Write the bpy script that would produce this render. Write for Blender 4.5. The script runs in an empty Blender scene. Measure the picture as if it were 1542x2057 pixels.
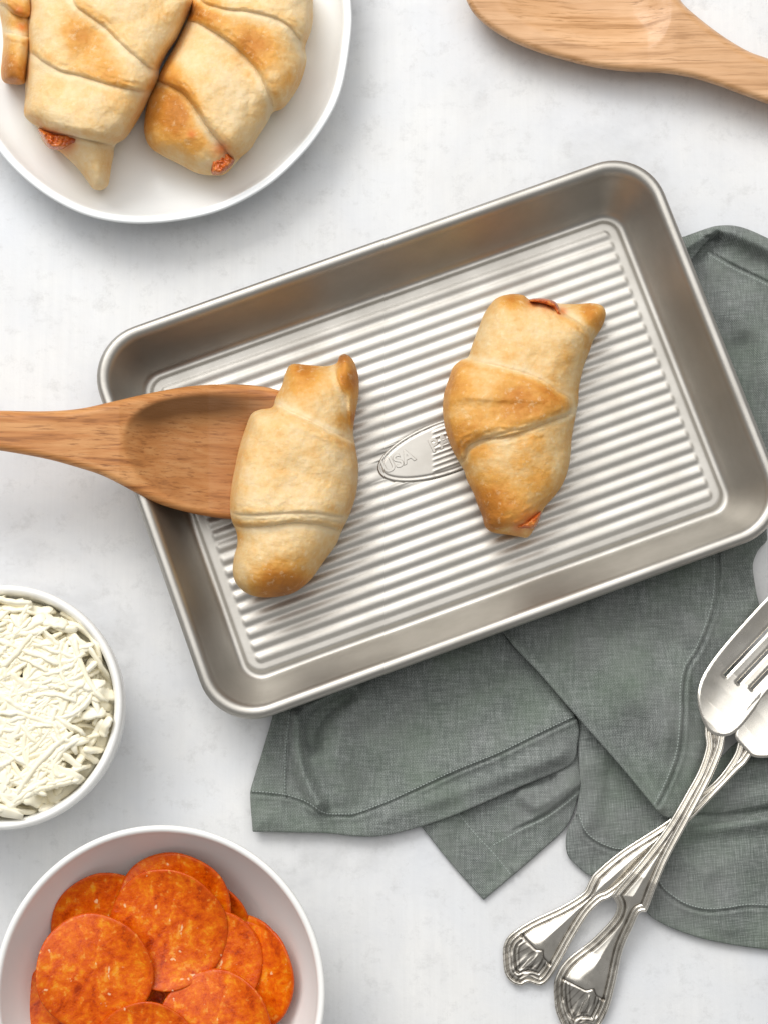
import bpy, math, random
import numpy as np
from mathutils import Vector, Matrix, geometry, noise
random.seed(7); np.random.seed(7)
sc = bpy.context.scene
R = math.radians

# ------------------------------------------------------------------ camera
F, D, TH = 3750.0, 0.75, R(8.11)          # focal length in photo pixels, distance, tilt from vertical
CX, CY = 771.0, 1028.5
C0 = np.array([0, -D*math.sin(TH), D*math.cos(TH)])
FW = -C0/np.linalg.norm(C0); RT = np.array([1., 0, 0]); UP = np.cross(RT, FW)
cam = bpy.data.cameras.new('camera'); co = bpy.data.objects.new('camera', cam)
bpy.context.collection.objects.link(co); sc.camera = co
cam.sensor_fit = 'VERTICAL'; cam.angle = 2*math.atan(CY/F)
cam.clip_start = 0.01; cam.clip_end = 50
co.matrix_world = Matrix(((RT[0], UP[0], -FW[0], C0[0]), (RT[1], UP[1], -FW[1], C0[1]), (RT[2], UP[2], -FW[2], C0[2]), (0, 0, 0, 1)))

# ------------------------------------------------------------------ light
w = bpy.data.worlds.new('World'); sc.world = w; w.use_nodes = True
bg = w.node_tree.nodes['Background']; bg.inputs[0].default_value = (0.99, 0.985, 0.97, 1); bg.inputs[1].default_value = 0.25
def area(name, loc, target, sx, sy, watts, col):
    l = bpy.data.lights.new(name, 'AREA'); l.shape = 'RECTANGLE'; l.size = sx; l.size_y = sy; l.energy = watts; l.color = col
    o = bpy.data.objects.new(name, l); bpy.context.collection.objects.link(o); o.location = loc
    o.rotation_euler = (Vector(target)-Vector(loc)).to_track_quat('-Z', 'Y').to_euler(); return o
area('window_light', (-0.85, 1.62, 1.60), (0, 0, 0), 1.4, 1.2, 36, (1.0, 0.985, 0.955))
area('overhead_fill', (-0.1, 0.74, 1.9), (0, 0.2, 0), 3.2, 2.1, 33, (1.0, 0.99, 0.97))  # added soft fill panel standing in for bounce off the ceiling
sc.view_settings.view_transform = 'Standard'; sc.view_settings.look = 'None'
sc.view_settings.exposure = 0.10; sc.view_settings.gamma = 1.0; sc.view_settings.use_curve_mapping = False

# ------------------------------------------------------------------ helpers
COL = bpy.context.collection
def P(x, y, z):
    """photo pixel + height above the table -> world"""
    x = np.asarray(x, float); y = np.asarray(y, float); z = np.broadcast_to(np.asarray(z, float), x.shape)
    d = F*FW + (x-CX)[..., None]*RT - (y-CY)[..., None]*UP
    t = (z-C0[2])/d[..., 2]
    return C0 + d*t[..., None]
def W2(p, z=0): return P(np.array([p[0]]), np.array([p[1]]), np.array([z]))[0]
def Z(ox, oy, s, pts): return [(ox+x/s, oy+y/s) for x, y in pts]
def spline(pts, closed=True, step=3.0, sharp=()):
    """centripetal-ish Catmull-Rom through pts, resampled evenly"""
    p = np.array(pts, float); n = len(p); out = []
    rng = range(n) if closed else range(n-1)
    for i in rng:
        a, b, c, d = (p[(i-1) % n], p[i], p[(i+1) % n], p[(i+2) % n]) if closed else (p[max(i-1, 0)], p[i], p[i+1], p[min(i+2, n-1)])
        m1 = (c-a)*.5; m2 = (d-b)*.5
        L = np.linalg.norm(c-b)
        for m in (m1, m2):
            k = np.linalg.norm(m)
            if k > 1.2*L: m *= 1.2*L/k
        if i in sharp: m1 = (c-b)
        if (i+1) % n in sharp: m2 = (c-b)
        for t in np.linspace(0, 1, 14, endpoint=False):
            t2, t3 = t*t, t*t*t
            out.append((2*t3-3*t2+1)*b+(t3-2*t2+t)*m1+(-2*t3+3*t2)*c+(t3-t2)*m2)
    if not closed: out.append(p[-1])
    q = np.array(out)
    if closed: q = np.vstack([q, q[:1]])
    s = np.r_[0, np.cumsum(np.linalg.norm(np.diff(q, axis=0), axis=1))]
    k = max(3, int(round(s[-1]/step)))
    t = np.linspace(0, s[-1], k+1)
    r = np.stack([np.interp(t, s, q[:, 0]), np.interp(t, s, q[:, 1])], 1)
    return r[:-1] if closed else r
def segdist(X, Y, poly, closed=True, param=False):
    a = poly if closed else poly[:-1]; b = np.roll(poly, -1, 0) if closed else poly[1:]
    res = np.empty(len(X)); tt = np.empty(len(X))
    L2 = ((b-a)**2).sum(1)+1e-12
    cum = np.r_[0, np.cumsum(np.sqrt(L2))][:-1]
    for i in range(0, len(X), 4000):
        x = X[i:i+4000, None]; y = Y[i:i+4000, None]
        t = np.clip(((x-a[:, 0])*(b-a)[:, 0]+(y-a[:, 1])*(b-a)[:, 1])/L2, 0, 1)
        d = (x-a[:, 0]-t*(b-a)[:, 0])**2+(y-a[:, 1]-t*(b-a)[:, 1])**2
        j = d.argmin(1); k = np.arange(len(j)); res[i:i+4000] = np.sqrt(d[k, j])
        if param: tt[i:i+4000] = cum[j]+t[k, j]*np.sqrt(L2[j])
    return (res, tt) if param else res
def inside(X, Y, poly):
    c = np.zeros(len(X), bool); q = np.roll(poly, 1, 0)
    for (x1, y1), (x2, y2) in zip(poly, q):
        m = ((y1 > Y) != (y2 > Y))
        if m.any():
            c ^= m & (X < (x2-x1)*(Y-y1)/((y2-y1) if y2 != y1 else 1e-9)+x1)
    return c
def sdist(X, Y, poly):
    return segdist(X, Y, poly)*np.where(inside(X, Y, poly), 1, -1)
def smdist(X, Y, poly, d, p=3.5):
    """smooth inside distance"""
    q = np.roll(poly, -1, 0); m = (poly+q)/2; wl = np.linalg.norm(q-poly, axis=1)
    o = np.empty(len(X))
    c = math.sqrt(math.pi)*math.gamma((p-1)/2)/math.gamma(p/2)
    for i in range(0, len(X), 4000):
        r2 = (X[i:i+4000, None]-m[:, 0])**2+(Y[i:i+4000, None]-m[:, 1])**2
        o[i:i+4000] = ((wl*(r2+1e-6)**(-p/2)).sum(1)/c)**(-1/(p-1))
    s = wl.mean(); k = np.clip((d-1.0*s)/(1.5*s), 0, 1)
    return d*(1-k)+o*k
def sm(t): t = np.clip(t, 0, 1); return t*t*(3-2*t)
def rnd(t): t = np.clip(t, 0, 1); return np.sqrt(1-(1-t)**2)
def fbm(X, Y, sc_, seed=0, octv=3):
    return np.array([noise.fractal(Vector((x*sc_, y*sc_, seed)), 1.0, 2.1, octv) for x, y in zip(X, Y)])
def wloc(o):
    v = Vector((0, 0, 0))
    while o: v += o.location; o = o.parent
    return v
def link(name, me, mat, parent=None, loc=None):
    o = bpy.data.objects.new(name, me); COL.objects.link(o)
    if mat is not None: me.materials.append(mat)
    if parent is not None:
        o.parent = parent
        if loc is None: me.transform(Matrix.Translation(-wloc(parent)))
    return o
def recenter(o):
    me = o.data; n = len(me.vertices); a = np.empty(n*3); me.vertices.foreach_get('co', a); a = a.reshape(-1, 3)
    c = Vector(((a[:, 0].min()+a[:, 0].max())/2, (a[:, 1].min()+a[:, 1].max())/2, a[:, 2].min()))
    me.transform(Matrix.Translation(-c)); o.location = c; return o
def mesh(name, V, Fc, smooth=True, attrs=None):
    me = bpy.data.meshes.new(name); me.from_pydata([tuple(v) for v in V], [], [tuple(f) for f in Fc])
    if smooth: me.polygons.foreach_set('use_smooth', [True]*len(me.polygons))
    for k, a in (attrs or {}).items():
        at = me.attributes.new(k, 'FLOAT', 'POINT'); at.data.foreach_set('value', np.asarray(a, np.float32))
    me.update(); return me
def empty(name, loc, label, cat, group=None):
    o = bpy.data.objects.new(name, None); COL.objects.link(o); o.location = loc; o.empty_display_size = 0.01
    return tag(o, label, cat, group)
def tag(o, label=None, cat=None, group=None, kind=None):
    if label: o['label'] = label
    if cat: o['category'] = cat
    if group: o['group'] = group
    if kind: o['kind'] = kind
    return o
def relief(name, outline, H, s, mat, mode='solid', rings=None, thick=0.0006, parent=None, attrs=None, mapf=P, extra=None, inner=None):
    """triangulated relief inside an outline (given in photo pixels), closed below.
    H(X, Y, d) gives the height in metres"""
    B = np.array(outline, float)
    if ((B[:, 0]*np.roll(B[:, 1], -1)-np.roll(B[:, 0], -1)*B[:, 1]).sum()) > 0: B = B[::-1]     # pixel y runs down
    x0, y0 = B.min(0); x1, y1 = B.max(0)
    gx, gy = np.meshgrid(np.arange(x0, x1, s), np.arange(y0, y1, s*.866))
    gx = gx+np.where((np.arange(gx.shape[0]) % 2)[:, None], s/2, 0)
    X, Y = gx.ravel(), gy.ravel(); X = X+np.random.uniform(-.08, .08, X.shape)*s; Y = Y+np.random.uniform(-.08, .08, X.shape)*s
    if extra is not None: X = np.r_[X, extra[:, 0]]; Y = np.r_[Y, extra[:, 1]]
    inner = inner if inner is not None else (.9*s, 1.9*s)
    dd = sdist(X, Y, B); k = dd > max(inner)+.5*s
    tg = np.roll(B, -1, 0)-np.roll(B, 1, 0); tg /= np.linalg.norm(tg, axis=1)[:, None]; nm = np.stack([-tg[:, 1], tg[:, 0]], 1)
    if inside(*(B[::5]+nm[::5]*1.2).T, B).mean() < .5: nm = -nm
    Xi, Yi, di = [], [], []
    for kk in inner:
        q = B+nm*kk; qd = sdist(q[:, 0], q[:, 1], B); g = qd > .93*kk
        q = q[g]; qd = qd[g]
        if len(q) > 2:
            g = np.r_[True, np.linalg.norm(np.diff(q, axis=0), axis=1) > .35*s]; q = q[g]; qd = qd[g]
        Xi.append(q[:, 0]); Yi.append(q[:, 1]); di.append(qd)
    X, Y, dd = np.r_[X[k], np.concatenate(Xi)], np.r_[Y[k], np.concatenate(Yi)], np.r_[dd[k], np.concatenate(di)]; k = dd > .2*s
    X = np.r_[B[:, 0], X[k]]; Y = np.r_[B[:, 1], Y[k]]; d = np.r_[np.zeros(len(B)), dd[k]]; nb = len(B)
    vs = [Vector((a, -b)) for a, b in zip(X, Y)]
    r = geometry.delaunay_2d_cdt(vs, [], [list(range(nb))], 1, 1e-5)
    V2, fc, orig = r[0], r[2], r[3]
    idx = np.array([o[0] if o else -1 for o in orig])
    bad = idx < 0
    if bad.any():
        xs = np.array([v.x for v in V2]); ys = -np.array([v.y for v in V2])
        X2 = np.where(bad, xs, X[idx]); Y2 = np.where(bad, ys, Y[idx]); d2 = np.where(bad, 0, d[idx])
    else: X2, Y2, d2 = X[idx], Y[idx], d[idx]
    z = H(X2, Y2, d2); V = mapf(X2, Y2, z)
    Fc = [tuple(f) for f in fc]
    # boundary loop
    cnt = {}
    for f in Fc:
        for i in range(len(f)):
            a, b = f[i], f[(i+1) % len(f)]; cnt[(a, b)] = 1
    nxt = {a: b for (a, b) in cnt if (b, a) not in cnt}
    a0 = next(iter(nxt)); loop = [a0]; c = nxt[a0]
    while c != a0 and len(loop) < len(nxt)+2: loop.append(c); c = nxt[c]
    nV = len(V)
    A = {k_: f_(X2, Y2, d2) for k_, f_ in (attrs or {}).items()}
    if mode == 'sheet':
        Vb = mapf(X2, Y2, np.maximum(z-thick, 0.0001)) if not callable(thick) else mapf(X2, Y2, thick(X2, Y2, d2, z))
        V = np.vstack([V, Vb]); Fc += [tuple(i+nV for i in reversed(f)) for f in Fc]
        for i in range(len(loop)):
            a, b = loop[i], loop[(i+1) % len(loop)]; Fc.append((b, a, a+nV, b+nV))
        A = {k_: np.r_[v, v] for k_, v in A.items()}
    else:
        L = np.stack([X2[loop], Y2[loop]], 1); t = np.roll(L, -1, 0)-np.roll(L, 1, 0); t /= np.linalg.norm(t, axis=1)[:, None]+1e-9
        nn = np.stack([-t[:, 1], t[:, 0]], 1)
        tst = L[::7]+nn[::7]*1.5
        if inside(tst[:, 0], tst[:, 1], L).mean() < .5: nn = -nn
        prev = list(loop); zb = z[loop]
        for (ins, fr) in rings:
            zz = zb*0+fr if not callable(fr) else fr(L[:, 0], L[:, 1], zb)
            Q = L+nn*ins; Vn = mapf(Q[:, 0], Q[:, 1], zz); st = len(V); V = np.vstack([V, Vn]); cur = list(range(st, st+len(loop)))
            for i in range(len(loop)):
                j = (i+1) % len(loop); Fc.append((prev[j], prev[i], cur[i], cur[j]))
            A = {k_: np.r_[v, v[loop]] for k_, v in A.items()}
            prev = cur
        Fc.append(tuple(reversed(prev)))
    me = mesh(name, V, Fc, attrs=A)
    o = link(name, me, mat, parent)
    if parent is None: recenter(o)
    return o
def lathe_loop(name, loops, mat, parent=None, cap0=True, cap1=True, attrs=None):
    """skin a list of closed rings (each n x 3)"""
    n = len(loops[0]); V = np.vstack(loops); Fc = []
    for k in range(len(loops)-1):
        for i in range(n):
            j = (i+1) % n; Fc.append((k*n+i, k*n+j, (k+1)*n+j, (k+1)*n+i))
    if cap0: Fc.append(tuple(reversed(range(n))))
    if cap1: Fc.append(tuple(range((len(loops)-1)*n, len(loops)*n)))
    o = link(name, mesh(name, V, Fc, attrs=attrs), mat, parent)
    if parent is None: recenter(o)
    return o

# ------------------------------------------------------------------ materials
class M:
    def __init__(s, name):
        s.m = bpy.data.materials.new(name); s.m.use_nodes = True; s.t = s.m.node_tree; s.b = s.t.nodes['Principled BSDF']
        s.tc = s.t.nodes.new('ShaderNodeTexCoord')
    def n(s, typ, **kw):
        nd = s.t.nodes.new(typ)
        for k, v in kw.items():
            if k in nd.inputs: s.set(nd.inputs[k], v)
            else: setattr(nd, k, v)
        return nd
    def set(s, inp, v):
        if isinstance(v, bpy.types.NodeSocket): s.t.links.new(v, inp)
        else: inp.default_value = v
    def P(s, **kw):
        for k, v in kw.items(): s.set(s.b.inputs[k.replace('_', ' ')], v)
        return s
    def map(s, scale=(1, 1, 1), rot=(0, 0, 0), src='Object'):
        nd = s.t.nodes.new('ShaderNodeMapping'); s.t.links.new(s.tc.outputs[src], nd.inputs[0]); nd.inputs['Scale'].default_value = scale; nd.inputs['Rotation'].default_value = rot
        return nd.outputs[0]
    def noise(s, scale, detail=4, rough=.55, vec=None, dist=0):
        nd = s.t.nodes.new('ShaderNodeTexNoise'); nd.inputs['Scale'].default_value = scale; nd.inputs['Detail'].default_value = detail
        nd.inputs['Roughness'].default_value = rough; nd.inputs['Distortion'].default_value = dist
        s.t.links.new(vec if vec is not None else s.tc.outputs['Object'], nd.inputs['Vector']); return nd.outputs[0]
    def ramp(s, fac, stops, interp='LINEAR'):
        nd = s.t.nodes.new('ShaderNodeValToRGB'); s.t.links.new(fac, nd.inputs[0]); cr = nd.color_ramp; cr.interpolation = interp
        while len(cr.elements) < len(stops): cr.elements.new(.5)
        for e, (p, c) in zip(cr.elements, stops): e.position = p; e.color = (*c, 1) if len(c) == 3 else c
        return nd.outputs[0]
    def g(s, v): return (v, v, v)
    def mix(s, f, a, b, typ='MIX'):
        nd = s.t.nodes.new('ShaderNodeMix'); nd.data_type = 'RGBA'; nd.blend_type = typ
        s.set(nd.inputs[0], f); s.set(nd.inputs[6], a if not isinstance(a, tuple) else (*a, 1)); s.set(nd.inputs[7], b if not isinstance(b, tuple) else (*b, 1)); return nd.outputs[2]
    def math(s, op, a, b=0.0, clamp=False):
        nd = s.t.nodes.new('ShaderNodeMath'); nd.operation = op; s.set(nd.inputs[0], a); s.set(nd.inputs[1], b); nd.use_clamp = clamp; return nd.outputs[0]
    def attr(s, name):
        nd = s.t.nodes.new('ShaderNodeAttribute'); nd.attribute_name = name; return nd.outputs['Fac']
    def bump(s, h, strength=.3, dist=.001, prev=None):
        nd = s.t.nodes.new('ShaderNodeBump'); nd.inputs['Strength'].default_value = strength; nd.inputs['Distance'].default_value = dist
        s.t.links.new(h, nd.inputs['Height'])
        if prev is not None: s.t.links.new(prev, nd.inputs['Normal'])
        s.t.links.new(nd.outputs[0], s.b.inputs['Normal']); return nd.outputs[0]

# table: white limewashed board with faint grey mottling and brush marks
m = M('table_paint')
c = m.ramp(m.noise(11, 6, .66, dist=.3), [(.28, (.56, .565, .575)), (.42, (.72, .725, .735)), (.60, (.80, .80, .795))])
c = m.mix(m.ramp(m.noise(1, 5, .7, m.map((420, 16, 1))), [(.40, m.g(.0)), (.75, m.g(.26))]), c, (.62, .62, .62))
c = m.mix(m.ramp(m.noise(14, 4, .6), [(.42, m.g(0)), (.68, m.g(.55))]), c, (.70, .73, .785))
c = m.mix(m.ramp(m.noise(110, 7, .78), [(.30, m.g(.40)), (.47, m.g(0))]), c, (.46, .46, .46))
m.P(Base_Color=c, Roughness=.62, Specular_IOR_Level=.3); m.bump(m.noise(420, 5, .7), .30, .0004)
TABLE = m.m
# ceramics
def ceramic(name, col, rough):
    m = M(name); c = m.mix(m.ramp(m.noise(60, 3), [(.3, m.g(0)), (.8, m.g(.25))]), col, tuple(v*.93 for v in col))
    m.P(Base_Color=c, Roughness=rough, Specular_IOR_Level=.45); m.bump(m.noise(120, 2), .03, .001); return m.m
PLATE = ceramic('plate_glaze', (.845, .872, .885), .28)
BOWL = ceramic('bowl_glaze', (.93, .925, .905), .22)
# metal pan
m = M('pan_steel')
n1 = m.noise(45, 5, .6); n2 = m.noise(1, 3, .5, m.map((60, 900, 300), (0, 0, R(-20))))
m.P(Metallic=1.0, Base_Color=m.mix(m.ramp(n1, [(.3, m.g(0)), (.75, m.g(1))]), (.52, .50, .465), (.43, .41, .375)),
    Roughness=m.ramp(n1, [(.25, m.g(.43)), (.75, m.g(.52))]))
m.bump(n2, .06, .0003)
STEEL = m.m
# silver forks
m = M('fork_silver')
tn_ = m.math('MULTIPLY', m.attr('tarnish'), .92, True)
m.P(Metallic=1.0, Base_Color=m.mix(tn_, m.mix(m.ramp(m.noise(90, 4), [(.35, m.g(0)), (.8, m.g(.6))]), (.88, .84, .77), (.66, .61, .52)), (.10, .082, .065)), Roughness=m.ramp(m.noise(140, 4), [(.3, m.g(.22)), (.8, m.g(.32))]))
SILVER = m.m
# wood
def wood(name, rot, a, b, cdark, gloss=.42):
    m = M(name)
    vec = m.map((14, 260, 120), (0, 0, rot)); vec2 = m.map((38, 1100, 500), (0, 0, rot))
    g1 = m.noise(1, 5, .6, vec, .6); g2 = m.noise(1, 4, .65, vec2, .2); g3 = m.noise(38, 4, .5)
    c = m.ramp(g1, [(.30, cdark), (.45, b), (.62, a), (.8, tuple(min(1, v*1.12) for v in a))])
    c = m.mix(m.ramp(g2, [(.32, m.g(.95)), (.47, m.g(0))]), c, cdark)
    c = m.mix(m.ramp(g3, [(.3, m.g(0)), (.75, m.g(.45))]), c, tuple(v*.9 for v in b))
    if name.startswith('dark'):
        c = m.mix(m.math('MULTIPLY', m.attr('stain'), .95, True), c, (.14, .055, .012), 'MIX')
    m.P(Base_Color=c, Roughness=m.ramp(g1, [(.3, m.g(gloss+.1)), (.7, m.g(gloss))]), Specular_IOR_Level=.4)
    m.bump(g2, .22, .0005); return m.m
WOOD1 = wood('dark_acacia', R(6), (.66, .33, .125), (.53, .215, .062), (.21, .07, .016))
WOOD2 = wood('pale_acacia', R(22), (.74, .45, .245), (.62, .345, .165), (.34, .16, .055), .26)
# dough
m = M('baked_dough')
t = m.attr('toast')
nz = m.noise(75, 6, .62, dist=.3); nz2 = m.noise(420, 4, .6)
f = m.math('ADD', t, m.math('MULTIPLY', m.math('SUBTRACT', nz, .5), .36))
f = m.math('ADD', f, m.math('MULTIPLY', m.math('SUBTRACT', nz2, .5), .34))
c = m.ramp(f, [(.0, (.84, .66, .40)), (.20, (.80, .545, .25)), (.42, (.74, .375, .085)), (.68, (.58, .22, .028)), (1.0, (.36, .13, .02))])
c = m.mix(m.ramp(m.noise(340, 4, .7), [(.56, m.g(0)), (.72, m.g(.45))]), c, (.88, .72, .46))
c = m.mix(m.math('MULTIPLY', m.attr('oil'), .85, True), c, (.70, .19, .03))
m.P(Base_Color=c, Roughness=.48, Specular_IOR_Level=.32, Subsurface_Weight=.12, Subsurface_Scale=.004)
m.b.inputs['Subsurface Radius'].default_value = (1, .5, .2)
b1 = m.bump(m.noise(1, 6, .72, m.map((190, 520, 300), (0, 0, .5)), .3), .34, .0010); m.bump(m.noise(950, 6, .75), .6, .0004, b1)
DOUGH = m.m
m = M('tomato_filling')
c = m.ramp(m.noise(230, 4, .6), [(.3, (.30, .04, .008)), (.5, (.58, .12, .015)), (.7, (.75, .27, .05))])
m.P(Base_Color=c, Roughness=.25, Subsurface_Weight=.1, Subsurface_Scale=.003); m.bump(m.noise(300, 4), .5, .0015)
FILL = m.m
# pepperoni
m = M('pepperoni')
v = m.n('ShaderNodeTexVoronoi', Scale=260.0); m.t.links.new(m.map((1, 1, 1)), v.inputs['Vector'])
f = m.math('ADD', m.noise(190, 6, .72, dist=.35), m.math('MULTIPLY', m.math('SUBTRACT', m.noise(420, 4, .6), .5), .35))
c = m.ramp(f, [(.30, (.36, .034, .001)), (.44, (.64, .085, .001)), (.57, (.76, .15, .001)), (.70, (.82, .30, .008))])
c = m.mix(m.math('MULTIPLY', m.attr('rim'), .75), c, (.54, .066, .002))
c = m.mix(m.ramp(m.noise(380, 3, .6), [(.60, m.g(0)), (.68, m.g(.55))]), c, (.84, .36, .06))
c = m.mix(m.ramp(m.noise(300, 2, .5), [(.70, m.g(0)), (.74, m.g(.75))]), c, (.88, .60, .34))
m.P(Base_Color=c, Roughness=m.ramp(m.noise(200, 4), [(.3, m.g(.22)), (.7, m.g(.45))]), Specular_IOR_Level=.26, Subsurface_Weight=.08, Subsurface_Scale=.002)
m.bump(m.noise(330, 4, .6), .40, .0010)
PEP = m.m
m = M('shredded_cheese'); m.P(Base_Color=m.ramp(m.noise(160, 3), [(.3, (.99, .905, .67)), (.7, (.99, .945, .79))]), Roughness=.5)
m.bump(m.noise(500, 3), .2, .0006); CHEESE = m.m
# linen
def linen(name, rot):
    m = M(name)
    def wave(rot_, sc_):
        nd = m.n('ShaderNodeTexWave', wave_type='BANDS', bands_direction='X'); nd.inputs['Scale'].default_value = sc_*1.7; nd.inputs['Distortion'].default_value = 2.5
        nd.inputs['Detail'].default_value = 2; nd.inputs['Detail Scale'].default_value = 1.5; m.t.links.new(m.map((1, 1, 1), (0, 0, rot_)), nd.inputs['Vector']); return nd.outputs['Fac']
    wa, wb = wave(rot, 300), wave(rot+R(90), 330)
    h = m.math('ADD', wa, wb)
    sl = m.noise(1, 3, .6, m.map((160, 1800, 200), (0, 0, rot))); sl2 = m.noise(1, 3, .6, m.map((1800, 160, 200), (0, 0, rot)))
    f = m.math('ADD', m.math('MULTIPLY', h, .17), m.math('MULTIPLY', m.math('ADD', sl, sl2), .43))
    c = m.ramp(f, [(.38, (.085, .099, .092)), (.60, (.165, .182, .172)), (.84, (.40, .425, .41))])
    c = m.mix(m.ramp(m.noise(34, 5, .6), [(.42, m.g(0)), (.70, m.g(.55))]), c, (.150, .195, .145))
    c = m.mix(m.ramp(m.noise(24, 5, .65, m.map((1, 1, 1), (0, 0, 1.0))), [(.46, m.g(0)), (.72, m.g(.5))]), c, (.225, .225, .225))
    m.P(Base_Color=c, Roughness=.88, Specular_IOR_Level=.15); m.b.inputs['Sheen Weight'].default_value = .12
    m.bump(f, .55, .0006); return m.m
LIN1, LIN2, LIN3 = linen('linen_weave', R(22)), linen('linen_weave_turned', R(-38)), linen('linen_weave_straight', R(5))
m = M('linen_thread'); m.P(Base_Color=(.33, .37, .345, 1), Roughness=.85); m.bump(m.noise(900), .3, .0003); THREAD = m.m

# ------------------------------------------------------------------ table
me = mesh('table_top', [(-.9, -.9, 0), (.9, -.9, 0), (.9, 1.0, 0), (-.9, 1.0, 0), (-.9, -.9, -.03), (.9, -.9, -.03), (.9, 1.0, -.03), (-.9, 1.0, -.03)],
          [(0, 1, 2, 3), (7, 6, 5, 4), (0, 4, 5, 1), (1, 5, 6, 2), (2, 6, 7, 3), (3, 7, 4, 0)], False)
tag(link('table_top', me, TABLE), kind='structure')

# ------------------------------------------------------------------ baking pan
PC = np.array([.02065, .02727]); PR = R(20.03); PL, PW = .2375/2, .1625/2; ZP = .0024
cu, su = math.cos(PR), math.sin(PR)
def pan2w(u, v, z): return np.stack([PC[0]+u*cu-v*su, PC[1]+u*su+v*cu, np.broadcast_to(z, np.shape(u))], -1)
def rrect(hx, hy, r, n=14):
    pts = []
    for k, (sx, sy) in enumerate(((1, 1), (-1, 1), (-1, -1), (1, -1))):
        for a in np.linspace(0, math.pi/2, n):
            t = a+k*math.pi/2; pts.append((sx*(hx-r)+r*math.cos(t), sy*(hy-r)+r*math.sin(t)))
    out = []
    for i in range(len(pts)):                                   # extra points on the straight runs
        a, b = np.array(pts[i]), np.array(pts[(i+1) % len(pts)]); L = np.linalg.norm(b-a); k = 24 if L > .03 else 1
        for j in range(k): out.append(a+(b-a)*j/k)
    return np.array(out)
pan = empty('baking_pan', (*PC, ZP), 'ribbed silver metal baking pan with rolled rim holding two crescent rolls', 'baking pan')
prof = [(.0185, .0003), (.0165, .0000), (.0150, .0010), (.0058, .0205), (.0052, .0198), (.0040, .0190), (.0022, .0190), (.0008, .0200), (.0001, .0216), (.0003, .0232), (.0012, .0244), (.0024, .0248), (.0036, .0246), (.0046, .0239), (.0055, .0226), (.0060, .0212),
        (.0070, .0190), (.0090, .0148), (.0110, .0105), (.0130, .0062), (.0142, .0038), (.0150, .0024), (.0160, .0015), (.0172, .0011), (.0180, .0014), (.0186, .0019), (.0192, .0022), (.0200, .0022)]
loops = []
for ins, z in prof:
    q = rrect(PL-ins, PW-ins, max(.0215-ins*.82, .004)); loops.append(pan2w(q[:, 0], q[:, 1], np.full(len(q), z+ZP)))
lathe_loop('pan_wall', loops, STEEL, pan, cap0=True, cap1=False)
# floor with ribs
INS = .0200; hx, hy, rr = PL-INS, PW-INS, max(.0215-INS*.82, .004)
pitch = .00520; nrib = 23
def ext(v):
    e = np.abs(v)-(hy-rr); return hx-np.where(e > 0, rr-np.sqrt(np.maximum(rr*rr-np.clip(e, 0, rr)**2, 0)), 0)
def ribz(u, v):
    k = np.abs(v) < nrib*pitch/2
    z = np.where(k, (.5+.5*np.cos(2*math.pi*v/pitch))**.85, 0)*.00050
    e = sm((ext(v)-.0016-np.abs(u))/.0020)
    return z*e
vs = np.unique(np.r_[np.linspace(-hy, hy, 400), [hy-rr+rr*math.sin(t) for t in np.linspace(0, 1.55, 12)], [-(hy-rr+rr*math.sin(t)) for t in np.linspace(0, 1.55, 12)]])
us = np.r_[-1+np.linspace(0, .09, 30), np.linspace(-.9, .9, 50), 1-np.linspace(.09, 0, 30)]
V, U = np.meshgrid(vs, us, indexing='ij'); Ua = U*ext(V); z = .0022+ribz(Ua, V)
EC = np.array([.0035, -.0030]); EA, EB = .0290, .0108             # emblem centre and half axes in pan axes
el = np.sqrt(((Ua-EC[0])/EA)**2+((V-EC[1])/EB)**2); z = np.where(el < 1, .0019, z)
nv, nu = V.shape; idx = np.arange(nv*nu).reshape(nv, nu)
Fq = np.stack([idx[:-1, :-1].ravel(), idx[:-1, 1:].ravel(), idx[1:, 1:].ravel(), idx[1:, :-1].ravel()], 1)
link('ribbed_floor', mesh('ribbed_floor', pan2w(Ua, V, z+ZP).reshape(-1, 3), Fq.tolist()), STEEL, pan)
def embH(X, Y, d):
    u, v = X, Y
    st = .00035*np.maximum(0, np.cos(2*math.pi*v/.0021))*sm((u-(EC[0]-.0055+.35*v))/.0015)*sm((d-.0012)/.0008)*(1-sm((.0045-np.abs(v-EC[1]-.0005))/.001)*0)
    return .0027+ZP+.00035*rnd(d/.0008)-.0004*np.exp(-((d-.0014)/.0004)**2)+st
q = np.array([(EC[0]+EA*math.cos(t), EC[1]+EB*math.sin(t)) for t in np.linspace(0, 2*math.pi, 200, endpoint=False)])
emb = relief('emblem', q, embH, .00045, STEEL, 'solid', [(0, .0018+ZP)], parent=pan, mapf=lambda x, y, z: pan2w(x, y, z))
def letters(word, px, py, size, rot):
    cv = bpy.data.curves.new('letters', 'FONT'); cv.body = word; cv.size = size; cv.extrude = .00018; cv.bevel_depth = .00015; cv.bevel_resolution = 1; cv.offset = .00012; cv.align_x = 'CENTER'; cv.align_y = 'CENTER'
    to = bpy.data.objects.new('letters', cv); COL.objects.link(to); bpy.context.view_layer.update()
    me = bpy.data.meshes.new_from_object(to.evaluated_get(bpy.context.evaluated_depsgraph_get())); bpy.data.objects.remove(to)
    p = W2((px, py), .0033+ZP)
    me.materials.clear(); me.transform(Matrix.Translation((p[0], p[1], .0030+ZP)) @ Matrix.Rotation(rot, 4, 'Z')); me.name = 'letters'
    link('letters', me, STEEL, emb); bpy.context.view_layer.update()
    return me
for wd, px, py in (('USA', 799, 927), ('PAN', 896, 884)):
    letters(wd, px, py, .0074, PR+R(5))

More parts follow.
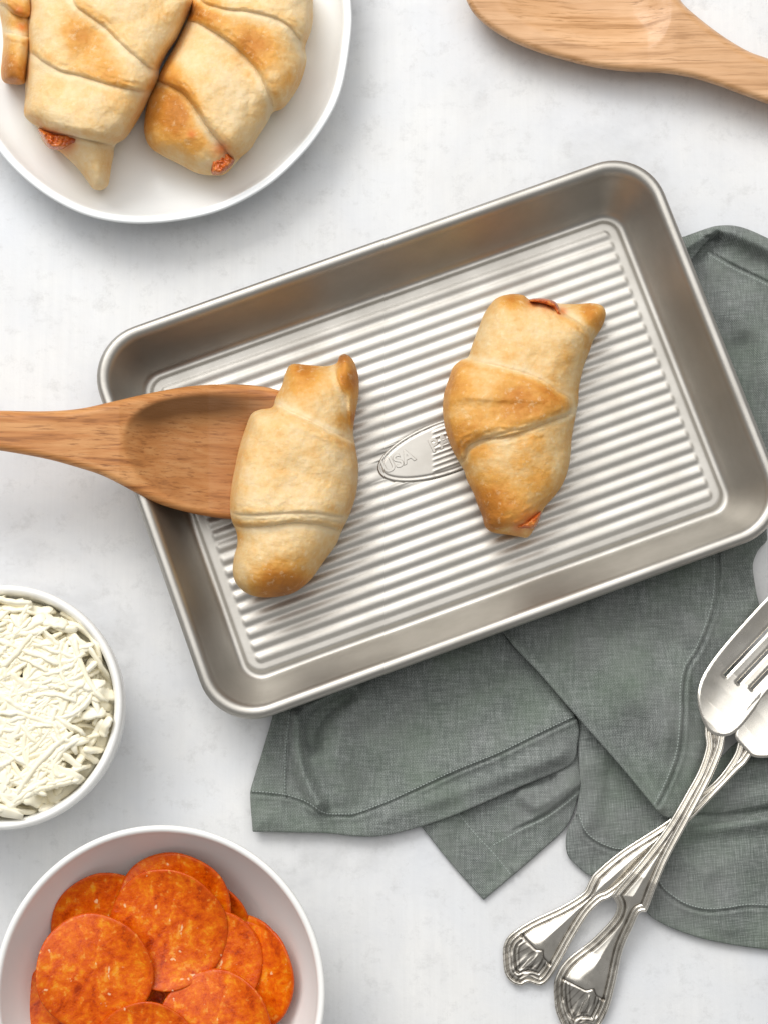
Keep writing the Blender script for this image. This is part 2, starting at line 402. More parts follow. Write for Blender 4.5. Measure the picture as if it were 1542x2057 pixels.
# ------------------------------------------------------------------ crescent rolls
def roll(label, outline, layers, zb, zmax, toast, fills=(), oil=(), tilt=(0, 0), s=2.0, base_toast=.15, floor=None, seed=1, wr=.45):
    B = spline(outline, True, 2.2); c = B.mean(0); p = W2(c, zb)
    root = empty('crescent_roll', (p[0], p[1], floor if floor is not None else zb), label, 'crescent roll', None)
    L = [(spline(pl, True, 5.0), th, so) for pl, th, so in layers]
    zl = lambda X, Y: zb+tilt[0]*(X-c[0])*.0002+tilt[1]*(c[1]-Y)*.0002
    cache = {}
    def body(X, Y, d):
        ds = smdist(X, Y, B, d); w_ = np.percentile(ds, 99.5)
        z = zl(X, Y)+zmax*.32+zmax*.68*(1-(1-np.clip(ds/w_, 0, 1))**2.2)**.62
        for pl, th, so in L:
            q = sdist(X, Y, pl); so = so(X, Y) if callable(so) else so
            z = z+1.45*th*rnd((q+2)/so)*np.exp(-(np.maximum(q-so, 0)/110)**1.5)*(.35+.65*sm(d/14))-th*.10*np.exp(-((q+3.0)/3.0)**2)*sm(d/8)
            z = z+.00028*np.sin(q/2.4+2.6*fbm(X, Y, 1/30., seed+40, 2))*np.exp(-((q-9)/13)**2)*sm(d/10)*np.clip(.5+1.6*fbm(X, Y, 1/28., seed+50, 2), 0, 1)
        n = fbm(X, Y, 1/90., seed, 2)*.0010+fbm(X, Y, 1/22., seed+9, 3)*.00036*wr*2
        return z+n*sm(d/12)
    def fto(X, Y, d):
        t = np.full(len(X), base_toast-.02)+fbm(X, Y, 1/45., seed+30, 3)*.11
        for x, y, r, k in toast: t = t+k*1.25*np.exp(-((X-x)**2+(Y-y)**2)/(r*r))
        for pl, th, so in L:
            q = sdist(X, Y, pl); t = t+.10*np.exp(-((q-8)/8)**2)-.22*np.exp(-((q+7)/8)**2)
        return t+.10*np.exp(-(d/14)**2)
    def foil(X, Y, d):
        t = np.zeros(len(X))
        for x, y, r in oil: t = np.maximum(t, np.exp(-((X-x)**2+(Y-y)**2)/(r*r)))
        return t
    relief('dough', B, body, s, DOUGH, 'solid', [(1.5, lambda x, y, zb_: zb_-zmax*.10), (5, lambda x, y, zb_: zl(x, y)+zmax*.08), (11, lambda x, y, zb_: zl(x, y))], parent=root, attrs={'toast': fto, 'oil': foil})
    for fl, z0, z1 in fills:
        Bf = spline(fl, True, 2.0)
        relief('filling', Bf, lambda X, Y, d: zl(X, Y)+z0+(z1-z0)*rnd(d/9)+fbm(X, Y, 1/7., seed+3, 2)*.0011*sm(d/3), 1.8, FILL, 'solid', [(2, lambda x, y, zb_: zl(x, y)+z0-.0015), (3, lambda x, y, zb_: zl(x, y)+z0-.003)], parent=root)
    return root
z3 = lambda pts: Z(0, 680, 2.029, pts)
z4 = lambda pts: Z(700, 560, 2.754, pts)
z1 = lambda pts: Z(0, 0, 2.1417, pts)
ZF = ZP+.0030                                                     # top of the ribs
# left roll, resting on the spoon
oA = z3([(1190, 105), (1260, 108), (1330, 112), (1372, 100), (1385, 72), (1410, 64), (1440, 90), (1460, 150), (1462, 230), (1450, 300), (1440, 380), (1450, 450), (1460, 520), (1457, 600), (1445, 660), (1420, 730), (1395, 780), (1370, 840), (1320, 910), (1270, 980), (1210, 1030), (1150, 1050), (1070, 1055), (1010, 1040), (965, 1000), (950, 950), (955, 890), (968, 840), (965, 790), (945, 740), (938, 680), (945, 600), (960, 520), (975, 450), (1000, 370), (1025, 310), (1060, 290), (1110, 280), (1125, 240), (1150, 190), (1165, 140)])
roll('crescent roll lying on the wooden spoon at the left of the baking pan', oA,
     [(z3([(900, 290), (1110, 272), (1180, 305), (1260, 340), (1340, 382), (1400, 410), (1500, 470), (1560, 620), (1450, 800), (1395, 784), (1300, 754), (1200, 747), (1100, 759), (1000, 764), (940, 748), (860, 700)]), .0024, 16),
      (z3([(860, 640), (940, 700), (1000, 716), (1100, 712), (1200, 706), (1300, 710), (1400, 722), (1500, 700), (1700, 200), (1500, -200), (700, -200)]), .0009, 9),
      (z3([(1378, 60), (1440, 50), (1500, 150), (1500, 330), (1440, 370), (1425, 300), (1415, 240), (1385, 180), (1372, 120)]), .0016, 9)],
     ZF+.0035, .026, [(345+230, 680+505, 60, .42), (555, 1170, 40, .25), (705, 760, 30, .45), (690, 715, 16, .5), (700, 840, 22, .35), (625, 760, 45, .25), (560, 900, 50, .08), (650, 880, 40, .08), (480, 1060, 20, .1), (600, 745, 25, .2)], floor=ZF, tilt=(-.05, 0), seed=2, base_toast=.16)
oB = z4([(890, 85), (960, 90), (1000, 115), (1080, 118), (1150, 135), (1250, 140), (1340, 135), (1400, 150), (1420, 190), (1410, 240), (1385, 290), (1350, 345), (1330, 400), (1300, 480), (1280, 560), (1270, 620), (1268, 680), (1255, 750), (1240, 830), (1230, 900), (1225, 980), (1210, 1060), (1180, 1140), (1130, 1210), (1085, 1260), (1060, 1310), (1020, 1390), (985, 1432), (930, 1425), (870, 1415), (800, 1405), (755, 1375), (735, 1310), (710, 1250), (690, 1190), (655, 1120), (635, 1060), (600, 1000), (565, 930), (535, 840), (520, 740), (525, 640), (550, 560), (575, 490), (620, 450), (660, 430), (680, 370), (710, 290), (740, 210), (775, 150), (820, 105)])
roll('golden crescent roll lying alone on the ribs at the right of the baking pan', oB,
     [(z4([(450, 380), (620, 440), (720, 470), (850, 500), (1000, 545), (1080, 585), (1150, 635), (1200, 660), (1226, 700), (1215, 745), (1170, 765), (1050, 810), (950, 845), (850, 870), (750, 880), (680, 905), (640, 940), (618, 1010), (450, 1000)]), .0036, lambda X, Y: 24+(100*np.clip((1140-X)/150, 0, 1)-12*np.clip((X-1090)/50, 0, 1))*sm((822-Y+.04*(X-1000))/45)),
      (z4([(800, 0), (1100, 60), (1140, 130), (1180, 190), (1260, 240), (1320, 300), (1345, 360), (1440, 480), (1600, 900), (1500, 1900), (200, 1900), (100, 0)]), .0013, 12),
      (z4([(560, 1100), (640, 1000), (680, 940), (800, 880), (1000, 830), (1200, 770), (1320, 760), (1320, 1100), (1120, 1250), (1050, 1290), (960, 1350), (880, 1368), (780, 1380), (680, 1300)]), .0012, 14)],
     ZF, .0235, [(780, 800, 40, .30), (760+40, 850, 50, .35), (905, 790, 26, .2), (930, 870, 50, .3), (1040, 810, 60, .36), (1110, 800, 30, .3), (920, 760, 40, .2), (1000, 1000, 60, .26), (985, 1045, 45, .35), (955, 1000, 30, .2), (1090, 980, 30, .12), (1190, 640, 28, .3), (1180, 620, 16, .2), (1030, 600, 24, .32), (1135, 730, 22, .15), (1075, 930, 50, .12)],
     fills=[(z4([(1000, 112), (1080, 108), (1140, 128), (1165, 165), (1180, 200), (1150, 205), (1120, 160), (1050, 135), (1000, 128)]), .013, .0205),
            (z4([(915, 1372), (960, 1345), (1010, 1315), (1060, 1285), (1058, 1320), (1030, 1375), (990, 1385), (940, 1388)]), .010, .0175)],
     oil=[(1100, 608, 16), (1070, 602, 14), (1128, 625, 10), (1060, 1045, 22), (1040, 1058, 16)], seed=5, base_toast=.20)
# rolls on the plate
ZPl = .0075
oC = z1([(115, -60), (300, -130), (600, -130), (780, -60), (828, -10), (822, 40), (790, 110), (760, 170), (720, 230), (690, 290), (682, 340), (655, 395), (620, 470), (580, 540), (540, 595), (497, 625), (490, 670), (480, 720), (467, 795), (437, 818), (402, 812), (382, 785), (340, 730), (290, 680), (255, 650), (212, 637), (182, 600), (165, 550), (130, 525), (105, 490), (110, 400), (110, 300), (115, 200), (110, 100), (118, 30)])
roll('pale plump crescent roll in the middle of the plate, narrow tip pointing down', oC,
     [(z1([(0, -200), (900, -200), (900, 300), (700, 420), (560, 600), (495, 618), (400, 600), (300, 578), (230, 566), (165, 545), (105, 495), (40, 450)]), .0060, 20),
      (z1([(0, -200), (900, -200), (900, 380), (660, 393), (560, 380), (450, 352), (350, 322), (260, 300), (180, 255), (120, 215), (0, 200)]), .0016, 14),
      (z1([(330, -200), (1000, -200), (1000, 300), (680, 300), (600, 250), (520, 180), (450, 110), (380, 60), (320, 0)]), .0015, 16)],
     ZPl, .030, [(160, 60, 45, .32), (190, 120, 50, .18), (230, 150, 30, .2), (255, 200, 60, .08), (90, 325, 40, .30), (90, 350, 25, .2), (60, 260, 30, .1), (100, 200, 50, .06), (330, 30, 50, .08)],
     fills=[(z1([(165, 552), (230, 568), (290, 572), (340, 592), (330, 618), (300, 630), (262, 645), (215, 638), (186, 600)]), .013, .026)],
     oil=[(135, 290, 18), (110, 275, 16)], floor=ZPl, seed=11, base_toast=.12)
oD = z1([(835, -10), (950, -100), (1250, -120), (1335, -60), (1348, 60), (1340, 130), (1315, 200), (1320, 260), (1300, 340), (1270, 400), (1220, 465), (1175, 485), (1150, 530), (1110, 590), (1080, 640), (1040, 675), (1018, 700), (975, 745), (930, 755), (850, 745), (780, 710), (700, 670), (645, 630), (622, 570), (625, 500), (640, 420), (670, 360), (700, 290), (740, 220), (780, 140), (815, 60)])
roll('crescent roll at the right side of the plate with a wide diagonal wrap', oD,
     [(z1([(600, 300), (690, 345), (780, 390), (840, 460), (900, 550), (960, 620), (1045, 700), (1200, 600), (1500, 200), (1500, -200), (700, -200)]), .0040, 18),
      (z1([(760, 60), (845, 90), (900, 120), (980, 170), (1050, 230), (1110, 300), (1150, 380), (1180, 440), (1190, 520), (1400, 500), (1500, 0), (1300, -200), (800, -200)]), .0030, 22),
      (z1([(880, -200), (860, -20), (950, 30), (1100, 50), (1220, 90), (1290, 160), (1330, 230), (1500, 200), (1500, -200)]), .0014, 14)],
     ZPl, .027, [(345, 215, 50, .40), (350, 260, 45, .28), (400, 290, 30, .2), (390, 20, 20, .6), (430, 35, 30, .4), (500, 80, 40, .38), (540, 110, 40, .25), (575, 160, 30, .15), (340, 140, 30, .18), (360, 175, 30, .15)],
     fills=[(z1([(930, 585), (975, 640), (1010, 680), (1005, 705), (975, 735), (945, 752), (912, 748), (905, 700), (915, 640)]), .012, .0215)],
     oil=[(385, 270, 9), (445, 300, 16)], floor=ZPl, seed=17, base_toast=.14)
roll('crescent roll at the left edge of the photo, mostly hidden behind the plump one', z1([(0, -80), (60, -110), (140, -90), (150, 100), (140, 200), (125, 300), (107, 358), (50, 362), (15, 350), (5, 310), (10, 250), (15, 180), (8, 100), (-10, 0)]),
     [(z1([(-60, -150), (220, -150), (160, 60), (110, 70), (60, 55), (20, 20), (-60, 0)]), .0030, 12), (z1([(-60, 150), (40, 150), (110, 165), (220, 160), (200, 400), (-60, 400)]), .0018, 14)],
     ZPl, .023, [(25, 150, 30, .45), (20, 120, 20, .2), (40, 40, 25, .3), (30, 15, 20, .2)], oil=[(45, 55, 9), (40, 20, 7)], floor=ZPl, seed=23, base_toast=.22)

# ------------------------------------------------------------------ plate
def rings_from(B, prof):
    """B world outline (n x 2, counter-clockwise), prof list of (inset, z)"""
    t = np.roll(B, -1, 0)-np.roll(B, 1, 0); t /= np.linalg.norm(t, axis=1)[:, None]; nn = np.stack([-t[:, 1], t[:, 0]], 1)
    out = []
    for ins, z in prof:
        q = B+nn*ins; out.append(np.c_[q, np.full(len(q), z)])
    return out
RZ = .0190
op = [(706, 10), (703, 90), (683, 190), (640, 270), (580, 338), (520, 385), (440, 424), (350, 444), (262, 448), (180, 434), (110, 402), (50, 358), (0, 305), (-60, 215), (-110, 100), (-140, -40), (-130, -200), (-60, -330), (80, -430), (260, -470), (440, -440), (590, -350), (680, -190)]
B = spline(op, True, 6); Bw = P(B[:, 0], B[:, 1], np.full(len(B), RZ))[:, :2]
if ((Bw[:, 0]*np.roll(Bw[:, 1], -1)-np.roll(Bw[:, 0], -1)*Bw[:, 1]).sum()) < 0: Bw = Bw[::-1]
prof = [(.036, .0022), (.034, .0006), (.031, .0006), (.029, .0022), (.020, .0042), (.0085, .0100), (.0045, .0145), (.0026, .0170), (.0014, .0176), (.0002, .0181), (-.0001, .0187), (.0003, .0193), (.0009, .0195), (.0014, .0190), (.0019, .0188), (.0025, .0192), (.0031, .0189), (.0040, .0172), (.0055, .0146), (.0085, .0120), (.013, .0098), (.019, .0082), (.026, .0073), (.034, .0070), (.045, .0068)]
pl = lathe_loop('plate', rings_from(Bw, prof), PLATE)
tag(pl, 'white glazed plate holding three crescent rolls in the upper left corner', 'plate')

# ------------------------------------------------------------------ bowls
def bowl(name, cx, cy, rpx, zr, prof, label):
    c = W2((cx, cy), zr); rw = rpx*np.linalg.norm(W2((cx+100, cy), zr)-c)/100
    t = np.linspace(0, 2*math.pi, 120, endpoint=False)
    loops = [np.stack([c[0]+rw*r_*np.cos(t), c[1]+rw*r_*np.sin(t), np.full(len(t), z_)], 1) for r_, z_ in prof]
    o = lathe_loop(name, loops, BOWL); tag(o, label, 'bowl'); return c, rw
c1, r1 = bowl('bowl', 2, 1419, 246, .042, [(.30, .003), (.56, .003), (.60, .0006), (.66, .0006), (.70, .003), (.80, .007), (.92, .017), (.985, .029), (1.0, .037), (1.0, .040), (.992, .0415), (.975, .0424), (.955, .0424), (.935, .0415), (.922, .040), (.912, .037), (.895, .030), (.84, .019), (.72, .010), (.5, .0065), (.25, .006)],
              'small white bowl filled with shredded cheese at the left edge')
c2, r2 = bowl('bowl', 319.5, 1996, 334, .0459, [(.25, 0.0025), (.46, 0.0025), (.49, 0.0005), (.54, 0.0005), (.57, 0.0025), (.68, 0.0074), (.83, 0.0189), (.94, 0.0328), (.99, 0.0418), (1.0, 0.0447), (.996, 0.0458), (.985, 0.0461), (.972, 0.0461), (.960, 0.0455), (.953, 0.0443), (.940, 0.0412), (.85, 0.0310), (.74, 0.0200), (.60, 0.0118), (.45, 0.0076), (.22, 0.0061)],
              'larger white bowl filled with pepperoni slices in the lower left corner')

# ------------------------------------------------------------------ cheese
def shred_mesh(pts, wd, th, name='cheese_shred'):
    p = np.array(pts); n = len(p); V = []; Fc = []; K = 8
    tn = np.gradient(p, axis=0); tn /= np.linalg.norm(tn, axis=1)[:, None]
    tw = random.uniform(0, 3)
    for i in range(n):
        sd = np.cross(tn[i], (0, 0, 1)); sd /= np.linalg.norm(sd)+1e-9; up = np.cross(sd, tn[i]); a = tw+i*.12
        s2 = sd*math.cos(a*.3)+up*math.sin(a*.3); u2 = -sd*math.sin(a*.3)+up*math.cos(a*.3)
        e = min(1, .45+min(i, n-1-i)*.5)
        for k in range(K):
            q = 2*math.pi*(k+.5)/K; ca, sa = math.cos(q), math.sin(q); ww = wd*(1+.16*math.sin(i*1.9+tw*5)); V.append(p[i]+s2*math.copysign(abs(ca)**.55, ca)*ww*e+u2*math.copysign(abs(sa)**.6, sa)*th*e)
    for i in range(n-1):
        for k in range(K): Fc.append((i*K+k, i*K+(k+1) % K, (i+1)*K+(k+1) % K, (i+1)*K+k))
    Fc.append(tuple(reversed(range(K)))); Fc.append(tuple((n-1)*K+k for k in range(K)))
    return V, Fc
cell = .0010; N = int(2*r1/cell)+8; HM = np.zeros((N, N))
gy, gx = np.mgrid[0:N, 0:N]; gr = np.hypot((gx-N/2)*cell, (gy-N/2)*cell)/r1
HM[:] = .0300-.0012*gr**2
def lay(maxr, L, flat=False):
    for _ in range(60):
        a = random.uniform(0, 2*math.pi); r = maxr*math.sqrt(random.random()); x, y = r*math.cos(a), r*math.sin(a)
        th = random.gauss(.25, .55) if random.random() < .6 else random.uniform(0, math.pi); k = random.gauss(0, 1)*45; n = 12; pts = []
        k2 = random.gauss(0, 1)*2600; ok = True; q = []
        for i in range(n):
            s = (i/(n-1)-.5)*L; t = th+k*s+k2*s*s*.5*(1 if s > 0 else -1)*2
            q.append((x, y)); x += L/(n-1)*math.cos(t); y += L/(n-1)*math.sin(t)
        q = np.array(q); q -= q.mean(0)-np.array((r*math.cos(a), r*math.sin(a)))
        if np.hypot(q[:, 0], q[:, 1]).max() > r1*.918: continue
        break
    else: return None
    ix = np.clip((q[:, 0]/cell+N/2).astype(int), 1, N-2); iy = np.clip((q[:, 1]/cell+N/2).astype(int), 1, N-2)
    z = np.array([HM[b-1:b+2, a_-1:a_+2].max() for a_, b in zip(ix, iy)])
    zs = np.convolve(np.r_[z[0], z[0], z, z[-1], z[-1]], np.ones(5)/5, 'valid'); zs = np.maximum(zs, z-.0007)
    zs = np.minimum(zs, .0425)
    wd, tk = random.choice((random.uniform(.0008, .0014), random.uniform(.0013, .0026))), random.uniform(.00065, .0011)
    zs = zs+tk*.75
    for a_, b, zz in zip(ix, iy, zs): HM[b-1:b+2, a_-1:a_+2] = np.maximum(HM[b-1:b+2, a_-1:a_+2], zz+tk*.5)
    HM[:] = HM-.000006
    return shred_mesh(np.c_[q[:, 0]+c1[0], q[:, 1]+c1[1], zs], wd, tk)
V = []; Fc = []
for i in range(560):
    g = lay(r1*.90, random.uniform(.006, .022))
    if g: b = len(V); V += list(g[0]); Fc += [tuple(k+b for k in f) for f in g[1]]
# solid bed below the loose shreds
t = np.linspace(0, 2*math.pi, 60, endpoint=False)
for r_, z_ in ((.5, .010), (.80, .020), (.90, .032), (.88, .0345), (.45, .0345)):
    b = len(V); V += [np.array((c1[0]+r1*r_*math.cos(a), c1[1]+r1*r_*math.sin(a), z_)) for a in t]
    if z_ > .01: Fc += [(b-60+i, b-60+(i+1) % 60, b+(i+1) % 60, b+i) for i in range(60)]
Fc.append(tuple(range(b, b+60)))
tag(recenter(link('shredded_cheese', mesh('shredded_cheese', V, Fc), CHEESE)), 'packed bed of white shredded cheese filling the small bowl', 'cheese', kind='stuff')
for i in range(230):
    g = lay(r1*.90, random.choice((random.uniform(.006, .014), random.uniform(.014, .034))))
    if not g: continue
    o = recenter(link('cheese_shred', mesh('cheese_shred', *g), CHEESE))
    tag(o, 'loose white shred of cheese on top of the heap in the small bowl', 'cheese shred', 'cheese shreds heaped in the small bowl')

# ------------------------------------------------------------------ pepperoni
def slice_(cx, cy, rpx, z, tilt, az, label, rad=1.0, asp=1.0, sd=0):
    c = W2((cx, cy), z); rw = rpx*np.linalg.norm(W2((cx+100, cy), z)-c)/100
    n = 72; t = np.linspace(0, 2*math.pi, n, endpoint=False); rnd_ = random.Random(sd)
    ph = [rnd_.uniform(0, 6.28) for _ in range(5)]
    wob = 1+.018*np.sin(2*t+ph[0])+.012*np.sin(3*t+ph[1])+.006*np.sin(7*t+ph[2])
    th = .0011; loops = []; rim = []
    R_ = [.02, .2, .4, .6, .75, .87, .93, .97, .99, 1.0, 1.0, .985, .9, .6, .2]; 
    zz = [th, th, th, th, th, th, th*1.05, th*1.0, th*.8, th*.35, -th*.35, -th*.9, -th, -th, -th]
    for r_, z_ in zip(R_, zz):
        cup = .0027*r_**3*np.sin(2*t+ph[3])+.0007*r_**2*np.sin(3*t+ph[4])+.0009*r_**4
        x = rw*r_*wob*np.cos(t); y = rw*r_*wob*np.sin(t)*asp
        loops.append(np.stack([x, y, z_+cup], 1)); rim += [max(0, (r_-.9)/.1)**1.0]*n
    o = lathe_loop('pepperoni_slice', loops, PEP, attrs={'rim': rim})
    Mx = Matrix.Translation(c) @ Matrix.Rotation(az, 4, 'Z') @ Matrix.Rotation(tilt, 4, 'Y') @ Matrix.Rotation(-az+rnd_.uniform(0, .3), 4, 'Z')
    me = o.data; me.transform(Matrix.Translation(o.location)); me.transform(Matrix.Rotation(0, 4, 'Z')); o.location = (0, 0, 0)
    o.matrix_world = Mx
    return tag(o, label, 'pepperoni slice', 'pepperoni slices heaped in the larger bowl')
# tilt: disc leans so that the side at azimuth az is lower
S = slice_
S(330, 1960, 118, 0.0213, R(3), R(0), 'pepperoni slice at the bottom of the heap, seen through the dark gap in the middle', sd=1)
S(250, 2075, 112, 0.0228, R(-4), R(60), 'pepperoni slice under the lowest left slices, nearly hidden', sd=21)
S(410, 1862, 96, 0.0228, R(-12), R(60), 'shaded pepperoni slice against the bowl wall, upper right of the heap', sd=2)
S(212, 1856, 106, 0.0265, R(-10), R(130), 'pepperoni slice behind the upper left of the heap, partly covered by two others', sd=3)
S(480, 1938, 104, 0.0248, R(-13), R(20), 'pepperoni slice whose thin edge shows behind the far right slice', sd=4)
S(155, 2026, 112, 0.0258, R(-10), R(170), 'pepperoni slice at the far left of the heap, only its left edge showing', sd=5)
S(494, 1962, 108, 0.0278, R(-13), R(10), 'bright orange pepperoni slice at the far right, leaning on the bowl wall', sd=6)
S(350, 1822, 113, 0.0300, R(-8), R(90), 'pepperoni slice at the top of the heap, just behind the largest one', sd=7)
S(418, 1934, 110, 0.0300, R(-5), R(20), 'pepperoni slice between the big central slice and the far right slice', sd=8)
S(338, 1866, 118, 0.0336, R(-4), R(80), 'largest pepperoni slice, lying flat in the centre of the heap', asp=1.03, sd=9)
S(191, 1954, 117, 0.0376, R(-5), R(150), 'brownish pepperoni slice on top at the left of the heap', sd=10)
S(433, 2066, 116, 0.0366, R(-4), R(-30), 'brownish pepperoni slice on top at the lower right of the heap', sd=12)
S(289, 2128, 114, 0.0390, R(4), R(90), 'pepperoni slice cut off by the bottom edge of the photo', sd=13)

# ------------------------------------------------------------------ spoons
o1 = [(-160, 836), (-60, 828), (0, 825), (90, 826), (160, 821), (230, 806), (300, 790), (380, 776), (450, 772), (510, 774), (560, 784), (600, 806), (628, 850), (636, 905), (620, 965), (580, 1018), (530, 1040), (466, 1043), (400, 1034), (330, 1016), (280, 993), (210, 957), (150, 937), (90, 921), (0, 905), (-60, 899), (-160, 893)]
zs1 = lambda X: np.interp(X, [-160, 0, 120, 240, 330, 420, 500, 640], [.0372, .0352, .0325, .0285, .0215, .0150, .0115, .0100])
bowlp = spline([(243, 880), (262, 835), (310, 806), (380, 790), (450, 786), (520, 790), (575, 810), (608, 860), (612, 915), (592, 985), (550, 1022), (480, 1035), (400, 1025), (335, 1003), (275, 960), (248, 915)], True, 5)
def spoonH(zc, bp, depth, th, flat):
    def H(X, Y, d):
        q = sdist(X, Y, bp)
        z = zc(X)+th*(rnd((d+1)/flat)*.75+.25)
        return z-depth*(.08*sm(q/16)+.92*sm(q/85))+fbm(X, Y, 1/60., 4, 2)*.0003
    return H
B = spline(o1, True, 3.0)
stain = lambda X, Y, d: np.clip(np.exp(-(((X-395)/150)**2+((Y-806-.05*(X-300))/32)**2))*.9+.55*np.exp(-(((X-300)/60)**2+((Y-838)/30)**2)), 0, 1)*sm((sdist(X, Y, bowlp)+4)/12)+.30*sm(sdist(X, Y, bowlp)/14)
sp = relief('wooden_spoon', B, spoonH(zs1, bowlp, .0027, .0052, 16), 2.6, WOOD1, 'solid', [(1.5, lambda x, y, zb: zb-.0022), (5, lambda x, y, zb: zb-.0040), (14, lambda x, y, zb: zb-.0052)], attrs={'stain': stain})
tag(sp, 'brown wooden spoon resting over the pan rim under the left crescent roll', 'spoon')
o2 = [(940, -60), (934, -10), (942, 14), (960, 38), (990, 62), (1030, 85), (1080, 105), (1130, 120), (1190, 135), (1260, 144), (1330, 147), (1390, 157), (1440, 172), (1500, 194), (1560, 216), (1700, 268), (1712, 190), (1600, 142), (1542, 118), (1500, 102), (1450, 72), (1400, 34), (1365, 0), (1330, -60), (1270, -120), (1180, -160), (1080, -160), (990, -120)]
zs2 = lambda X: np.interp(X, [900, 1000, 1150, 1300, 1360, 1450, 1542, 1720], [.0100, .0092, .0082, .0088, .0100, .0105, .0105, .0105])
bp2 = spline([(990, -40), (1010, 20), (1060, 55), (1130, 84), (1200, 103), (1265, 106), (1320, 90), (1345, 50), (1348, 0), (1320, -55), (1250, -105), (1160, -130), (1060, -110)], True, 5)
sp = relief('wooden_spoon', spline(o2, True, 3.0), spoonH(zs2, bp2, .0050, .0062, 18), 2.8, WOOD2, 'solid', [(1, lambda x, y, zb: zb-.0018), (2.5, lambda x, y, zb: zb-.0040), (7, lambda x, y, zb: zb-.0065), (20, lambda x, y, zb: np.maximum(zb-.0095, .0006))])
tag(sp, 'pale wooden spoon lying on the white table in the upper right corner', 'spoon')

# ------------------------------------------------------------------ napkin
nap = empty('cloth_napkin', tuple(W2((1200, 1500), 0)), 'crumpled grey green linen napkin tucked under the baking pan and the forks', 'napkin')
def sheet(outline, base, mat, ridges=(), hems=(), sharp=(), thick=.0009, seed=0, s=3.0, wrinkle=.0004, tiltf=None, stitches=True, droop=.0006):
    B = spline(outline, True, 3.0, sharp)
    hl = [(spline(h, False, 4.0), off) for h, off in hems]
    rd = [(spline(r, False, 5.0), a, w_) for r, a, w_ in ridges]
    def H(X, Y, d):
        z = np.full(len(X), base)-droop*(1-rnd((d+.5)/7))
        if tiltf: z = z+tiltf(X, Y)
        for r, a, w_ in rd: z = z+2.3*a*np.exp(-(segdist(X, Y, r, False)/w_)**2)
        for h, off in hl:
            q = segdist(X, Y, h, False); z = z-.0012*np.exp(-(q/3.0)**2)
            z = z+.00055*np.exp(-((q-6)/6)**2)
        z = z+fbm(X, Y, 1/60., seed, 3)*wrinkle*sm(d/20)+fbm(X, Y, 1/150., seed+5, 2)*.0036*sm(d/30)
        Wp = P(X, Y, z); dx, dy = Wp[:, 0]-PC[0], Wp[:, 1]-PC[1]
        u, v = np.abs(dx*cu+dy*su), np.abs(-dx*su+dy*cu)
        out = np.maximum(u-(PL-.0160), v-(PW-.0160))
        z = np.where(z > .0016+np.maximum(out, 0)*1.1, .0016+np.maximum(out, 0)*1.1, z)
        return np.maximum(z, .0011)
    o = relief('cloth_fold', B, H, s, mat, 'sheet', thick=thick, parent=nap)
    if stitches and hl:
        V = []; Fc = []
        for h, off in hl:
            L = spline(h, False, 6.5); tn = np.gradient(L, axis=0); tn /= np.linalg.norm(tn, axis=1)[:, None]; nn = np.stack([-tn[:, 1], tn[:, 0]], 1)
            Q = L+nn*off; keep = sdist(Q[:, 0], Q[:, 1], B) > 3
            dq = np.maximum(sdist(Q[:, 0], Q[:, 1], B), 0); zz = H(Q[:, 0], Q[:, 1], dq)
            for p_, t_, z_, k_ in zip(Q, tn, zz, keep):
                if not k_: continue
                a = p_-t_*2.1; c_ = p_+t_*2.1; b0 = len(V); n_ = np.array([-t_[1], t_[0]])*1.15
                for q_, zo in ((a, -.00005), (p_, .00028), (c_, -.00005)):
                    for e_, ze in ((-1, -.0001), (0, .00012), (1, -.0001)):
                        w_ = q_+n_*e_; V.append(W2(w_, z_+zo+ze))
                for i in range(2):
                    for j in range(2): k = b0+i*3+j; Fc.append((k, k+1, k+4, k+3))
        if Fc:
            so = link('stitching', mesh('stitching', V, Fc), THREAD, None)
            so.data.transform(Matrix.Translation(-Vector(nap.location))); so.parent = o
    return o
z7 = lambda pts: Z(480, 1080, 2.1417, pts)
z8 = lambda pts: Z(980, 1200, 2.4, pts)
z2 = lambda pts: Z(1100, 290, 3.49, pts)
# corner B under the left flap
sheet([(844, 1658), (905, 1735), (970, 1808), (1031, 1757), (1085, 1710), (1134, 1664), (1156, 1615), (1164, 1540), (1120, 1450), (950, 1500), (860, 1600)], .0022, LIN2, sharp=(0, 2),
      hems=[([(905, 1605), (928, 1636), (960, 1675), (995, 1712), (1031, 1757)], 5), ([(989, 1692), (1040, 1664), (1090, 1640), (1130, 1612), (1165, 1582)], 5)],
      ridges=[([(1050, 1600), (1080, 1618), (1150, 1575)], .0014, 16), ([(1010, 1580), (1100, 1560)], -.0010, 14)], seed=31)
# strip C
sheet([(1150, 1400), (1157, 1446), (1160, 1508), (1163, 1575), (1155, 1633), (1137, 1671), (1137, 1712), (1155, 1737), (1190, 1760), (1230, 1740), (1290, 1700), (1340, 1655), (1345, 1600), (1250, 1450), (1200, 1380)], .0030, LIN3,
      hems=[([(1157, 1640), (1166, 1665), (1182, 1685), (1213, 1703), (1248, 1711), (1300, 1700)], -6)], ridges=[([(1185, 1540), (1195, 1590), (1180, 1650)], .0008, 22), ([(1240, 1560), (1300, 1650)], -.0010, 26)], seed=33)
